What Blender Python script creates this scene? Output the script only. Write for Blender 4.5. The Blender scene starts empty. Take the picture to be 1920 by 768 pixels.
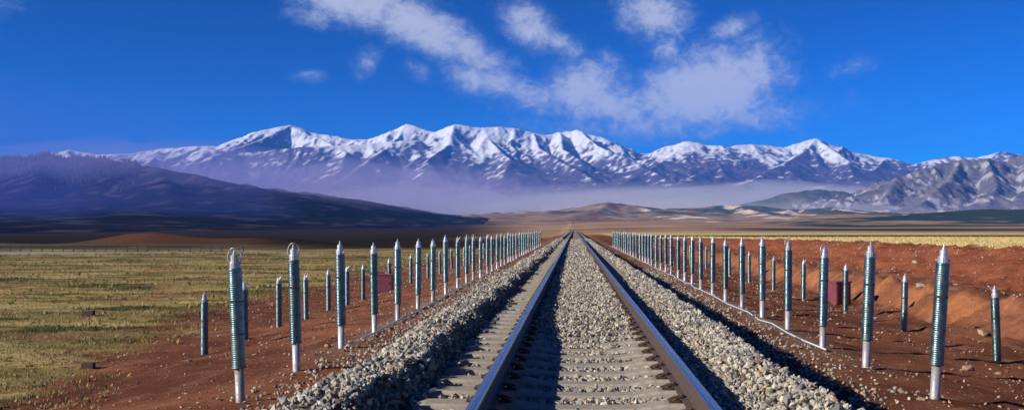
import bpy, bmesh, math, random
import numpy as np
from mathutils import Vector, Matrix, Quaternion, Euler

rng = np.random.default_rng(7)
random.seed(7)
S = bpy.context.scene
COL = S.collection

# ------------------------------------------------------------------ camera
cam_d = bpy.data.cameras.new('camera')
cam = bpy.data.objects.new('camera', cam_d)
COL.objects.link(cam)
cam.location = (0, 0, 2.0)
cam.rotation_euler = (math.radians(90), 0, 0)
cam_d.lens = 36.0
cam_d.sensor_width = 36.0
cam_d.shift_x = -117 / 1920
cam_d.shift_y = 44 / 1920
cam_d.clip_start = 0.1
cam_d.clip_end = 60000
S.camera = cam

# ------------------------------------------------------------------ sky and sun
SUN_EL = math.radians(23.5)
SUN_DIR = Vector((-0.90, -0.43, 0)).normalized() * math.cos(SUN_EL) + Vector((0, 0, math.sin(SUN_EL)))
sun_d = bpy.data.lights.new('sun', 'SUN')
sun_d.energy = 5.0
sun_d.angle = math.radians(0.5)
sun_d.color = (1.0, 0.90, 0.76)
sun = bpy.data.objects.new('sun', sun_d)
COL.objects.link(sun)
sun.rotation_euler = (-SUN_DIR).to_track_quat('-Z', 'Y').to_euler()
sun.location = (-60, -30, 60)

world = bpy.data.worlds.new('World')
S.world = world
world.use_nodes = True
wn, wl = world.node_tree.nodes, world.node_tree.links
wn.clear()


class NT:
    """small helper to write node maths"""
    def __init__(s, nodes, links):
        s.n, s.l = nodes, links

    def m(s, op, a, b=None, c=None, clamp=False):
        nd = s.n.new('ShaderNodeMath')
        nd.operation = op
        nd.use_clamp = clamp
        for i, v in enumerate((a, b, c)):
            if v is None:
                continue
            if isinstance(v, (int, float)):
                nd.inputs[i].default_value = v
            else:
                s.l.new(v, nd.inputs[i])
        return nd.outputs[0]

    def noise(s, vec, scale, detail=4, rough=0.5, dist=0.0, dim='3D'):
        nd = s.n.new('ShaderNodeTexNoise')
        nd.noise_dimensions = dim
        nd.inputs['Scale'].default_value = scale
        nd.inputs['Detail'].default_value = detail
        nd.inputs['Roughness'].default_value = rough
        nd.inputs['Distortion'].default_value = dist
        if vec is not None:
            s.l.new(vec, nd.inputs['Vector'])
        return nd.outputs['Fac'], nd.outputs['Color']

    def smooth(s, x, a, b):
        nd = s.n.new('ShaderNodeMapRange')
        nd.interpolation_type = 'SMOOTHSTEP'
        nd.inputs['From Min'].default_value = a
        nd.inputs['From Max'].default_value = b
        s.l.new(x, nd.inputs['Value'])
        return nd.outputs[0]

    def mix(s, f, a, b, blend='MIX'):
        nd = s.n.new('ShaderNodeMix')
        nd.data_type = 'RGBA'
        nd.blend_type = blend
        for k, v in ((0, f), (6, a), (7, b)):
            if isinstance(v, (int, float)):
                nd.inputs[k].default_value = v
            elif isinstance(v, tuple):
                nd.inputs[k].default_value = (*v[:3], 1)
            else:
                s.l.new(v, nd.inputs[k])
        return nd.outputs[2]


W = NT(wn, wl)
sky = wn.new('ShaderNodeTexSky')
sky.sky_type = 'NISHITA'
sky.sun_disc = False
sky.sun_elevation = SUN_EL
sky.sun_rotation = math.atan2(SUN_DIR.x, SUN_DIR.y) % (2 * math.pi)
sky.altitude = 4200
sky.air_density = 1.0
sky.dust_density = 0.25
sky.ozone_density = 5.0
hs = wn.new('ShaderNodeHueSaturation')
hs.inputs['Saturation'].default_value = 1.62
hs.inputs['Value'].default_value = 1.0
hs.inputs['Hue'].default_value = 0.480
wl.new(sky.outputs[0], hs.inputs['Color'])
tc = wn.new('ShaderNodeTexCoord')
sep = wn.new('ShaderNodeSeparateXYZ')
wl.new(tc.outputs['Generated'], sep.inputs[0])
az = W.m('MULTIPLY', W.m('ARCTAN2', sep.outputs[0], sep.outputs[1]), 180 / math.pi)
el = W.m('MULTIPLY', W.m('ARCSINE', sep.outputs[2]), 180 / math.pi)
cmb = wn.new('ShaderNodeCombineXYZ')
wl.new(az, cmb.inputs[0])
wl.new(W.m('MULTIPLY', el, 1.35), cmb.inputs[1])
n1, nc1 = W.noise(cmb.outputs[0], 0.30, 6, 0.60, 0.5)
n2, nc2 = W.noise(cmb.outputs[0], 0.95, 7, 0.64, 0.7)
# cumulus banks: azimuth, elevation, half width, half height (degrees), tilt, weight
BANKS = [
    (-12.4, 12.4, 3.2, 1.3, -16, 1.1), (-8.6, 11.0, 3.4, 1.15, -22, 1.12), (-5.6, 9.7, 2.2, .9, -26, .9), (-14.2, 11.3, 1.6, .55, -5, .72),
    (-2.6, 11.2, 1.5, .95, -26, 1.05), (-0.6, 10.2, 1.5, .6, -24, .78), (-4.6, 8.1, 2.6, .85, -12, .9), (-2.2, 7.3, 2.6, .9, -12, .8),
    (0.6, 7.7, 2.2, 1.5, 14, 1.05), (2.4, 6.8, 2.6, 1.2, -8, 1.0), (7.6, 7.7, 3.2, 1.9, 12, 1.3),
    (5.4, 6.9, 2.6, 1.3, 0, .98), (9.8, 8.6, 1.7, 1.7, 40, .98), (3.5, 5.7, 6.5, 1.0, 0, .72), (9.5, 6.2, 4.5, 1.0, 4, .72),
    (4.3, 11.8, 1.2, 1.9, 75, 1.0), (5.2, 9.9, 1.1, .9, 50, .75), (8.7, 10.9, 1.2, .6, 20, .82), (6.4, 9.1, .8, .9, 60, .6),
    (-11.4, 9.1, 1.0, .65, 60, .66), (-8.7, 8.7, .9, .6, -35, .62), (-14.3, 8.2, .8, .4, 0, .5), (1.9, 9.4, .6, 1.0, 70, .66), (15.0, 8.6, 1.6, .6, 10, .5),
    (-38, 12, 6, 1.6, -8, .8), (-58, 9, 7, 1.8, 6, .8), (40, 10, 6, 1.7, 10, .8), (66, 14, 8, 2, -8, .8),
    (100, 10, 8, 2, 4, .8), (-95, 13, 8, 2, -6, .8), (-140, 9, 9, 2, 5, .8), (150, 12, 9, 2, -5, .8),
]
tot = None
for (a0, e0, ra, re, tilt, wt) in BANKS:
    ct, st = math.cos(math.radians(tilt)), math.sin(math.radians(tilt))
    da = W.m('SUBTRACT', az, a0)
    de = W.m('SUBTRACT', el, e0)
    uu = W.m('ADD', W.m('MULTIPLY', da, ct / ra), W.m('MULTIPLY', de, st / ra))
    vv = W.m('ADD', W.m('MULTIPLY', da, -st / re), W.m('MULTIPLY', de, ct / re))
    rr = W.m('ADD', W.m('MULTIPLY', uu, uu), W.m('MULTIPLY', vv, vv))
    g = W.m('MULTIPLY', W.m('EXPONENT', W.m('MULTIPLY', rr, -0.55)), wt)
    tot = g if tot is None else W.m('MAXIMUM', tot, g)
nn = W.m('ADD', W.m('MULTIPLY', n1, 0.62), W.m('MULTIPLY', n2, 0.60))
dens = W.m('SUBTRACT', W.m('ADD', W.m('MULTIPLY', tot, 0.95), nn), 0.93)
n3, nc3 = W.noise(cmb.outputs[0], 2.6, 6, 0.62, 0.4)
dens = W.m('ADD', dens, W.m('MULTIPLY', W.m('SUBTRACT', n3, 0.5), 0.30))
cl_f = W.m('MULTIPLY', W.smooth(dens, -0.14, 0.74), 0.84)
cl_c = W.mix(W.smooth(W.m('ADD', dens, W.m('MULTIPLY', W.m('SUBTRACT', n2, 0.5), 0.7)), 0.0, 0.65), (1.9, 2.7, 4.3), (4.7, 4.9, 5.7))
sc1 = wn.new('ShaderNodeVectorMath')
sc1.operation = 'SCALE'
sc1.inputs['Scale'].default_value = 1 / 4.6
wl.new(hs.outputs[0], sc1.inputs[0])
gm = wn.new('ShaderNodeGamma')
gm.inputs['Gamma'].default_value = 1.95
wl.new(sc1.outputs[0], gm.inputs['Color'])
sc2 = wn.new('ShaderNodeVectorMath')
sc2.operation = 'SCALE'
sc2.inputs['Scale'].default_value = 3.25
wl.new(gm.outputs[0], sc2.inputs[0])
skyc = W.mix(cl_f, sc2.outputs[0], cl_c)
bg = wn.new('ShaderNodeBackground')
bg.inputs['Strength'].default_value = 0.095
wl.new(skyc, bg.inputs['Color'])
wo = wn.new('ShaderNodeOutputWorld')
wl.new(bg.outputs[0], wo.inputs['Surface'])

S.view_settings.view_transform = 'Standard'
S.view_settings.look = 'None'
S.view_settings.exposure = 0.55
S.view_settings.gamma = 1.0
S.view_settings.use_curve_mapping = False
S.render.engine = 'CYCLES'
S.cycles.use_denoising = True
S.cycles.max_bounces = 6
S.cycles.volume_bounces = 2


# ------------------------------------------------------------------ noise in numpy
def _hash(ix, iy, seed):
    h = (ix.astype(np.int64) * 374761393 + iy.astype(np.int64) * 668265263 + seed * 1442695041) & 0xFFFFFFFF
    h = ((h ^ (h >> 13)) * 1274126177) & 0xFFFFFFFF
    return (h ^ (h >> 16)) & 0xFFFFFFFF


def perlin(x, y, seed=0):
    x, y = np.broadcast_arrays(np.asarray(x, float), np.asarray(y, float))
    ix, iy = np.floor(x), np.floor(y)
    fx, fy = x - ix, y - iy
    u, v = fx * fx * fx * (fx * (fx * 6 - 15) + 10), fy * fy * fy * (fy * (fy * 6 - 15) + 10)

    def g(dx, dy):
        a = _hash(ix + dx, iy + dy, seed) * (2 * math.pi / 4294967296.0)
        return np.cos(a) * (fx - dx) + np.sin(a) * (fy - dy)
    a = g(0, 0) * (1 - u) + g(1, 0) * u
    b = g(0, 1) * (1 - u) + g(1, 1) * u
    return (a * (1 - v) + b * v) * 1.5


def fbm(x, y, octv=4, seed=0, gain=0.5):
    t, a, f = 0, 1.0, 1.0
    for k in range(octv):
        t = t + a * perlin(x * f, y * f, seed + k * 17)
        a *= gain
        f *= 2.03
    return t


def ridged(x, y, octv=4, seed=0, gain=0.5):
    t, a, f = 0, 1.0, 1.0
    for k in range(octv):
        t = t + a * (1 - np.abs(perlin(x * f, y * f, seed + k * 17)) * 2)
        a *= gain
        f *= 2.05
    return t / 2


def sstep(x, a, b):
    t = np.clip((x - a) / (b - a), 0, 1)
    return t * t * (3 - 2 * t)


def lerp(a, b, t):
    return a + (b - a) * t


# ------------------------------------------------------------------ mesh helpers
def link(o, parent=None):
    COL.objects.link(o)
    if parent is not None:
        o.parent = parent
    return o


def tri_mesh(name, verts, faces, mat, col=None, smooth=False):
    """verts (n,3), faces (m,k) with one k, as one mesh datablock"""
    me = bpy.data.meshes.new(name)
    verts = np.asarray(verts, np.float32)
    faces = np.asarray(faces, np.int32)
    m, k = faces.shape
    me.vertices.add(len(verts))
    me.vertices.foreach_set('co', verts.ravel())
    me.loops.add(m * k)
    me.loops.foreach_set('vertex_index', faces.ravel())
    me.polygons.add(m)
    me.polygons.foreach_set('loop_start', np.arange(0, m * k, k, dtype=np.int32))
    me.polygons.foreach_set('use_smooth', np.full(m, smooth, dtype=bool))
    if col is not None:
        at = me.attributes.new('Col', 'FLOAT_COLOR', 'POINT')
        c4 = np.ones((len(verts), 4), np.float32)
        c4[:, :3] = col
        at.data.foreach_set('color', c4.ravel())
    me.update(calc_edges=True)
    me.materials.append(mat)
    return me


def mesh_obj(name, me, parent=None, **props):
    o = bpy.data.objects.new(name, me)
    link(o, parent)
    for k, v in props.items():
        o[k] = v
    return o


def bm_mesh(name, bm, mats, smooth=False):
    me = bpy.data.meshes.new(name)
    bmesh.ops.recalc_face_normals(bm, faces=bm.faces)
    for f in bm.faces:
        f.smooth = smooth
    bm.to_mesh(me)
    bm.free()
    for m in (mats if isinstance(mats, (list, tuple)) else [mats]):
        me.materials.append(m)
    return me


def add_box(bm, cx, cy, cz, sx, sy, sz, mi=0, bevel=0.0):
    r = bmesh.ops.create_cube(bm, size=1.0)
    for v in r['verts']:
        v.co = Vector((cx + v.co.x * sx, cy + v.co.y * sy, cz + v.co.z * sz))
    fs = set(f for v in r['verts'] for f in v.link_faces)
    for f in fs:
        f.material_index = mi
    if bevel > 0:
        es = list(set(e for v in r['verts'] for e in v.link_edges))
        bmesh.ops.bevel(bm, geom=es, offset=bevel, segments=1, affect='EDGES')


def add_lathe(bm, prof, seg=16, off=(0, 0, 0), closed=True):
    rings = []
    for r, z in prof:
        rings.append([bm.verts.new((off[0] + r * math.cos(2 * math.pi * i / seg), off[1] + r * math.sin(2 * math.pi * i / seg), off[2] + z)) for i in range(seg)])
    for a, b in zip(rings[:-1], rings[1:]):
        for i in range(seg):
            j = (i + 1) % seg
            bm.faces.new((a[i], a[j], b[j], b[i]))
    if closed:
        bm.faces.new(rings[0][::-1])
        bm.faces.new(rings[-1])


def add_tube(bm, pts, r, seg=6):
    pts = [Vector(p) for p in pts]
    rings = []
    up0 = Vector((0, 0, 1))
    for i, p in enumerate(pts):
        d = (pts[min(i + 1, len(pts) - 1)] - pts[max(i - 1, 0)]).normalized()
        ref = up0 if abs(d.z) < 0.95 else Vector((0, 1, 0))
        a = d.cross(ref).normalized()
        b = a.cross(d).normalized()
        rr = r[i] if isinstance(r, (list, tuple)) else r
        rings.append([bm.verts.new(p + (a * math.cos(t) + b * math.sin(t)) * rr) for t in [2 * math.pi * k / seg for k in range(seg)]])
    for a, b in zip(rings[:-1], rings[1:]):
        for i in range(seg):
            j = (i + 1) % seg
            bm.faces.new((a[i], a[j], b[j], b[i]))
    bm.faces.new(rings[0][::-1])
    bm.faces.new(rings[-1])


def grid_faces(nx, ny):
    i = np.arange(nx - 1)[None, :] + np.arange(ny - 1)[:, None] * nx
    i = i.ravel()
    return np.stack([i, i + 1, i + nx + 1, i + nx], 1)


# ------------------------------------------------------------------ materials
def new_mat(name):
    m = bpy.data.materials.new(name)
    m.use_nodes = True
    nt = m.node_tree
    b = nt.nodes['Principled BSDF']
    return m, NT(nt.nodes, nt.links), b


def set_in(b, **kw):
    for k, v in kw.items():
        k = k.replace('_', ' ')
        if k in b.inputs:
            b.inputs[k].default_value = (*v, 1) if isinstance(v, tuple) else v


def attr_mat(name, rough=0.9, scale=3.0, amount=0.35, bump=0.0, bump_scale=None, bump_dist=0.02, spec=0.25, tint=None, detail=6):
    """colour from the surface's own colour attribute, broken up by fine noise"""
    m, t, b = new_mat(name)
    a = t.n.new('ShaderNodeAttribute')
    a.attribute_name = 'Col'
    tcx = t.n.new('ShaderNodeTexCoord')
    f, _ = t.noise(tcx.outputs['Object'], scale, detail, 0.62)
    k = t.m('ADD', t.m('MULTIPLY', t.m('SUBTRACT', f, 0.5), amount * 2.4), 1.0)
    if name == 'earth_and_grass':
        f3, _ = t.noise(tcx.outputs['Object'], 38.0, 3, 0.7)
        k = t.m('MULTIPLY', k, t.m('ADD', t.m('MULTIPLY', t.m('SUBTRACT', f3, 0.5), 1.5), 1.0))
    cc = t.n.new('ShaderNodeVectorMath')
    cc.operation = 'SCALE'
    t.l.new(a.outputs['Color'], cc.inputs[0])
    t.l.new(k, cc.inputs['Scale'])
    t.l.new(cc.outputs[0], b.inputs['Base Color'])
    b.inputs['Roughness'].default_value = rough
    b.inputs['Specular IOR Level'].default_value = spec
    if bump > 0:
        f2, _ = t.noise(tcx.outputs['Object'], bump_scale or scale * 2, 10, 0.78 if name == 'earth_and_grass' else 0.68)
        bp = t.n.new('ShaderNodeBump')
        bp.inputs['Strength'].default_value = bump
        bp.inputs['Distance'].default_value = bump_dist
        t.l.new(f2, bp.inputs['Height'])
        t.l.new(bp.outputs[0], b.inputs['Normal'])
    return m


def plain_mat(name, c1, c2, scale=8.0, rough=0.7, metal=0.0, bump=0.0, bump_dist=0.005, spec=0.4, lo=0.35, hi=0.7, stretch=None):
    m, t, b = new_mat(name)
    tcx = t.n.new('ShaderNodeTexCoord')
    vec = tcx.outputs['Object']
    if stretch:
        mp = t.n.new('ShaderNodeMapping')
        mp.inputs['Scale'].default_value = stretch
        t.l.new(vec, mp.inputs['Vector'])
        vec = mp.outputs[0]
    f, _ = t.noise(vec, scale, 6, 0.6)
    t.l.new(t.mix(t.smooth(f, lo, hi), c1, c2), b.inputs['Base Color'])
    b.inputs['Roughness'].default_value = rough
    b.inputs['Metallic'].default_value = metal
    b.inputs['Specular IOR Level'].default_value = spec
    if bump > 0:
        bp = t.n.new('ShaderNodeBump')
        bp.inputs['Strength'].default_value = bump
        bp.inputs['Distance'].default_value = bump_dist
        t.l.new(f, bp.inputs['Height'])
        t.l.new(bp.outputs[0], b.inputs['Normal'])
    return m


M_ground = attr_mat('earth_and_grass', 0.95, 5.0, 0.42, 0.9, 9.0, 0.05, 0.0)
M_stone = attr_mat('ballast_stone', 0.85, 40.0, 0.22, 0.0, spec=0.3)
M_bed = attr_mat('ballast_under', 0.95, 14.0, 0.75, 1.0, 16.0, 0.05, 0.2)
M_snow = attr_mat('mountain_rock_and_snow', 0.9, 0.02, 0.16, 0.8, 0.03, 9.0, 0.0, detail=8)
M_hill = attr_mat('hill_scrub', 0.95, 0.035, 0.35, 0.6, 0.06, 3.0, 0.0, detail=8)
M_grass = attr_mat('grass_blades', 0.8, 2.0, 0.2, spec=0.2)
M_rail_top = plain_mat('polished_rail', (0.42, 0.47, 0.49), (0.33, 0.38, 0.40), 8, 0.25, 1.0, stretch=(6, 0.25, 6))
M_rail_side = plain_mat('rusted_rail', (0.105, 0.072, 0.055), (0.06, 0.045, 0.037), 25, 0.65, 0.2)
M_sleeper = plain_mat('sleeper_concrete', (0.36, 0.32, 0.27), (0.27, 0.24, 0.20), 22, 0.9, 0, 0.4, 0.004)
M_clip = plain_mat('rusty_clip', (0.10, 0.055, 0.035), (0.05, 0.03, 0.025), 60, 0.7, 0.3)
M_pipe = plain_mat('galvanised_pipe', (0.44, 0.45, 0.49), (0.31, 0.32, 0.36), 14, 0.42, 0.35, lo=.3, hi=.75)
M_sleeve = plain_mat('painted_fin_sleeve', (0.105, 0.18, 0.195), (0.17, 0.25, 0.26), 9, 0.30, 0.92, stretch=(1, 1, 3))
M_cap = plain_mat('bare_aluminium_cap', (0.56, 0.57, 0.60), (0.40, 0.42, 0.45), 25, 0.36, 0.6)
M_dark = plain_mat('dark_rubber', (0.03, 0.03, 0.03), (0.05, 0.05, 0.05), 25, 0.7)
M_kerb = plain_mat('pale_blue_pipe', (0.50, 0.58, 0.68), (0.42, 0.48, 0.56), 6, 0.5, 0.0)
M_box = plain_mat('maroon_painted_steel', (0.19, 0.045, 0.06), (0.14, 0.035, 0.05), 5, 0.5, 0.0)
M_boxlid = plain_mat('maroon_lid', (0.26, 0.07, 0.08), (0.20, 0.055, 0.06), 5, 0.45, 0.0)
M_block = plain_mat('dark_brown_block', (0.085, 0.045, 0.04), (0.06, 0.03, 0.03), 20, 0.85)
M_rock = plain_mat('field_rock', (0.42, 0.30, 0.22), (0.28, 0.19, 0.14), 14, 0.9, 0, 0.6, 0.02)
M_road = plain_mat('worn_asphalt', (0.30, 0.29, 0.28), (0.24, 0.235, 0.23), 1.5, 0.85)
M_fence = plain_mat('weathered_green_steel', (0.045, 0.085, 0.085), (0.03, 0.06, 0.06), 8, 0.6, 0.2)
M_wood = plain_mat('dark_post', (0.05, 0.045, 0.04), (0.03, 0.03, 0.03), 8, 0.8)
M_conifer = plain_mat('conifer', (0.018, 0.032, 0.022), (0.012, 0.02, 0.016), 0.2, 0.9)

# ------------------------------------------------------------------ the lie of the land
XC = 0.118           # track centre line
RAIL_TOP = 0.905
SLP_TOP = RAIL_TOP - 0.176 - 0.012


def soil_left_edge(Y):
    return np.interp(Y, [0, 9, 13, 20, 32, 60, 110, 160, 300], [-6.6, -6.6, -7.6, -10.0, -12.0, -12.6, -11.5, -8.5, -6.5])


def crest_h(Y):
    return np.interp(Y, [0, 60, 100, 146, 230], [1.16, 1.15, 0.95, 0.65, 0.45])


def ground_z(X, Y, fine=True):
    X, Y = np.broadcast_arrays(np.asarray(X, float), np.asarray(Y, float))
    wob = fbm(Y * 0.11, X * 0 + 3.3, 3, 5) * 0.9 * sstep(X, 8.5, 10)
    wob = wob - 0.8 * sstep(Y, 20, 38) * 0 
    Xr = X + wob
    left = np.interp(-X, [3.0, 3.9, 6.0, 7.8, 9.5, 14], [0.03, 0.0, -0.34, -0.64, -0.70, -0.70])
    ch = crest_h(Y)
    k = sstep(Y, 150, 260)
    right = np.interp(Xr, [3.0, 4.2, 6.0, 8.0, 9.6, 10.2, 11.1, 13.2], [0.03, 0.0, -0.25, -0.50, -0.58, -0.50, 0.10, 0.20])
    up = sstep(Xr, 13.0, 17.2)
    right = np.where(Xr > 13.0, lerp(0.20, 1.0, up) * 1.0 + (ch - 1.0) * up, right)
    right = np.where(Xr > 17.2, lerp(ch, 0.55, sstep(Xr, 17.4, 26)), right)
    right = lerp(right, np.interp(X, [4, 8, 20], [0.0, 0.1, 0.5]), k)
    z = np.where(X < 0, left, right)
    if fine:
        near = 1 - sstep(Y, 60, 160)
        rough = np.where(X > 8.5, 0.16, 0.05) * near * sstep(np.abs(X - XC), 2.6, 4.0)
        z = z + rough * fbm(X * 0.9, Y * 0.9, 4, 21) + 0.42 * rough * fbm(X * 4, Y * 4, 3, 31)
        # rain gullies on the cut face
        face = sstep(Xr, 9.8, 10.4) * (1 - sstep(Xr, 10.9, 11.6)) * near
        z = z + face * 0.26 * ridged(X * 0.5 + Y * 1.1, Y * 0.4, 3, 77)
    # field undulation on the left
    z = z + sstep(-X, 12, 25) * (1 - sstep(Y, 80, 105) * (1 - sstep(Y, 125, 150))) * 0.12 * fbm(X * 0.05, Y * 0.1, 3, 9)
    # small rise which hides the road further right
    z = z + 0.30 * np.exp(-((Y - 98) / 7.0) ** 2) * sstep(X, -60, -36) * (1 - sstep(X, -20, -13))
    # brown mound behind the road
    z = z + 1.95 * np.exp(-((X + 63) / 7.5) ** 2 - ((Y - 150) / 8) ** 2) + 1.25 * np.exp(-((X + 47) / 12) ** 2 - ((Y - 156) / 9) ** 2)
    z = z + 0.7 * np.exp(-((X + 82) / 10) ** 2 - ((Y - 142) / 8) ** 2)
    # plain rises slowly towards the foot of the hills
    far = np.interp(Y, [0, 520, 800, 1300, 2200, 4200, 6000, 12000], [0, 0, 2.2, 7.5, 20, 42, 60, 60])
    z = z + far + sstep(Y, 420, 1400) * 5.0 * fbm(X * 0.0022, Y * 0.0035, 3, 44)
    return z


def spaced(a, b, first, ratio):
    out, d, x = [a], first, a
    while x + d < b:
        x += d
        out.append(x)
        d *= ratio
    out.append(b)
    return np.array(out)


xr_ = np.concatenate([np.arange(3.0, 19, 0.17), spaced(19, 9500, 0.2, 1.052)])
xl_ = np.concatenate([np.arange(2.6, 13, 0.2), spaced(13, 9500, 0.22, 1.052)])
gx = np.concatenate([-xl_[::-1], np.linspace(-2.2, 2.6, 8), xr_])
gy = np.concatenate([np.linspace(-60, 6, 14), np.arange(6.6, 34, 0.17), spaced(34, 11000, 0.19, 1.019)])
GX, GY = np.meshgrid(gx, gy)
GZ = ground_z(GX, GY)
# under the ballast the sheet stays low
GZ = np.where(np.abs(GX - XC) < 2.7, np.minimum(GZ, np.interp(GY, [0, 520, 560], [-0.15, -0.15, 9])), GZ)


def ground_col(X, Y):
    n1 = fbm(X * 0.22, Y * 0.35, 4, 101)
    n2 = fbm(X * 1.3, Y * 1.3, 4, 102)
    n3 = fbm(X * 0.035, Y * 0.16, 4, 103)
    n4 = fbm(X * 0.12, Y * 0.55, 4, 104)

    def C(*c):
        return np.array(c)[None, None, :]
    e = lambda a: a[..., None]
    soil = lerp(C(.25, .100, .056), C(.140, .056, .036), e(np.clip(.5 + n1 * .9, 0, 1)))
    soil = lerp(soil, C(.30, .145, .095), e(np.clip(n2 * 1.1 - .15, 0, .75)))
    # cut face of fresh orange earth, banks redder
    w = X + fbm(Y * 0.11, X * 0 + 3.3, 3, 5) * 0.9 * sstep(X, 8.5, 10)
    face = sstep(w, 9.7, 10.5) * (1 - sstep(w, 11.0, 12.2)) * np.clip(.42 + n1 * 1.3 + .5 * n2, 0, 1) * (1 - sstep(Y, 60, 110))
    soil = lerp(soil, C(.46, .19, .08), e(face * .62))
    soil = lerp(soil, C(.31, .092, .046), e(sstep(w, 12.2, 13.5) * .55))
    # grey dust along the post rows and ballast toe
    dust = np.exp(-((np.abs(X - XC) - 4.0) / .38) ** 2) * .55 * sstep(Y, 12, 22)
    soil = lerp(soil, C(.27, .21, .18), e(np.clip(dust + n2 * .2 * dust, 0, 1)))
    # left pasture
    gl = lerp(C(.40, .30, .115), C(.21, .175, .068), e(np.clip(.5 + n3 * 1.5, 0, 1)))
    gl = lerp(gl, C(.52, .41, .20), e(np.clip(n4 * 1.6 - .1, 0, .8)))
    gl = lerp(gl, C(.055, .085, .030), e(np.clip((n4 * -1.0 + n1 * .8 - .10) * 3.0, 0, .9)))
    gl = lerp(gl, C(.26, .13, .08), e(np.clip((fbm(X * .16, Y * .4, 4, 119) - .10) * 3, 0, .75)))
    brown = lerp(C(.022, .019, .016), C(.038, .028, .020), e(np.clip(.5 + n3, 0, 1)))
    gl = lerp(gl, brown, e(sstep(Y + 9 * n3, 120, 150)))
    mound = np.exp(-((X + 60) / 11) ** 2 - ((Y - 150) / 9) ** 2)
    gl = lerp(gl, C(.13, .060, .034), e(np.clip(mound * 1.4 + .3 * n1, 0, 1) * (mound > .12)))
    # right meadow, bands of cloud shadow painted dark green, then tan plain
    gr = lerp(C(.70, .53, .24), C(.50, .40, .17), e(np.clip(.42 + n3 * 1.4, 0, 1)))
    tan = lerp(C(.36, .225, .125), C(.50, .34, .20), e(np.clip(.5 + fbm(X * .004, Y * .012, 3, 130) * 1.3, 0, 1)))
    tan = lerp(tan, C(.215, .115, .085), e(np.clip(fbm(X * .006, Y * .01, 3, 131) * 2 - .1, 0, .8)))
    gr = lerp(gr, tan, e(sstep(Y, 330, 420)))
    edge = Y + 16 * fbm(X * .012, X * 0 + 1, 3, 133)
    cloud_shade = sstep(edge, 176, 186) * (1 - sstep(edge, 215, 250))
    cloud_shade = np.maximum(cloud_shade, sstep(edge, 520, 560) * (1 - sstep(edge, 640, 700)) * sstep(X, 60, 130))
    cloud_shade = np.maximum(cloud_shade, sstep(edge, 860, 960) * (1 - sstep(edge, 1080, 1250)) * sstep(X, 190, 260))
    gr = lerp(gr, C(.018, .040, .030), e(np.clip(cloud_shade, 0, 1) * .93))
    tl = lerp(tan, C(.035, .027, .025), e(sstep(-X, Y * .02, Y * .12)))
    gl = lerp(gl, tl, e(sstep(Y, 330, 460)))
    gl = lerp(gl, tan, e(sstep(Y, 200, 330) * sstep(X, -40, -18)))
    side = e((X < 0).astype(float))
    grass = lerp(gr, gl, side)
    nb = n1 * 1.1 + n2 * .5
    sl = sstep(X - soil_left_edge(Y) + nb * 1.6, -.9, 1.0)
    sr = 1 - sstep(X + n1 * .7, 17.6 - sstep(Y, 120, 230) * 9, 18.4 - sstep(Y, 120, 230) * 9)
    so = np.where(X < 0, sl, sr) * (1 - sstep(Y, 260, 420))
    return lerp(grass, soil, e(so)), so


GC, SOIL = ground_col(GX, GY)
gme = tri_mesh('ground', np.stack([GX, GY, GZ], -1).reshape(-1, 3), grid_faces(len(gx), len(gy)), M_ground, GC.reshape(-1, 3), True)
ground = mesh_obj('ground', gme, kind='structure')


# ------------------------------------------------------------------ mountains and hills
def P(xp, yp, Y):
    """bearing and elevation of a summit seen from the line, at a distance Y"""
    return ((xp - 1077) / 1920 * Y, Y, 2 + (428 - yp) / 1920 * Y)


def ridge_field(X, Y, ridges, base):
    best = np.array(base, dtype=float, copy=True)
    dist = np.full(X.shape, 1e9)
    for pts, L in ridges:
        for (a, b) in zip(pts[:-1], pts[1:]):
            ax, ay, azz = a
            bx, by, bz = b
            dx, dy = bx - ax, by - ay
            t = np.clip(((X - ax) * dx + (Y - ay) * dy) / (dx * dx + dy * dy), 0, 1)
            d = np.hypot(X - ax - t * dx, Y - ay - t * dy)
            h = azz + t * (bz - azz)
            z = base + np.maximum(h - base, 0) * np.exp(-d / L)
            best = np.maximum(best, z)
            dist = np.minimum(dist, d)
    return best, dist


def terrain(name, xs, ys, ridges, basefn, noisefn, colfn, mat):
    X, Y = np.meshgrid(xs, ys)
    base = basefn(X, Y)
    wx = fbm(X / 900, Y / 900, 3, 61) * 60 * (ys[-1] / 9000)
    Z, D = ridge_field(X, Y + wx * 0, ridges, base)
    Z = Z + noisefn(X, Y, Z, D, base)
    gyv, gxv = np.gradient(Z, ys, xs)
    col = colfn(X, Y, Z, D, gxv, gyv)
    me = tri_mesh(name, np.stack([X, Y, Z], -1).reshape(-1, 3), grid_faces(len(xs), len(ys)), mat, col.reshape(-1, 3), True)
    return mesh_obj(name, me, kind='structure')


def c3(*c):
    return np.array(c)[None, None, :]


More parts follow.
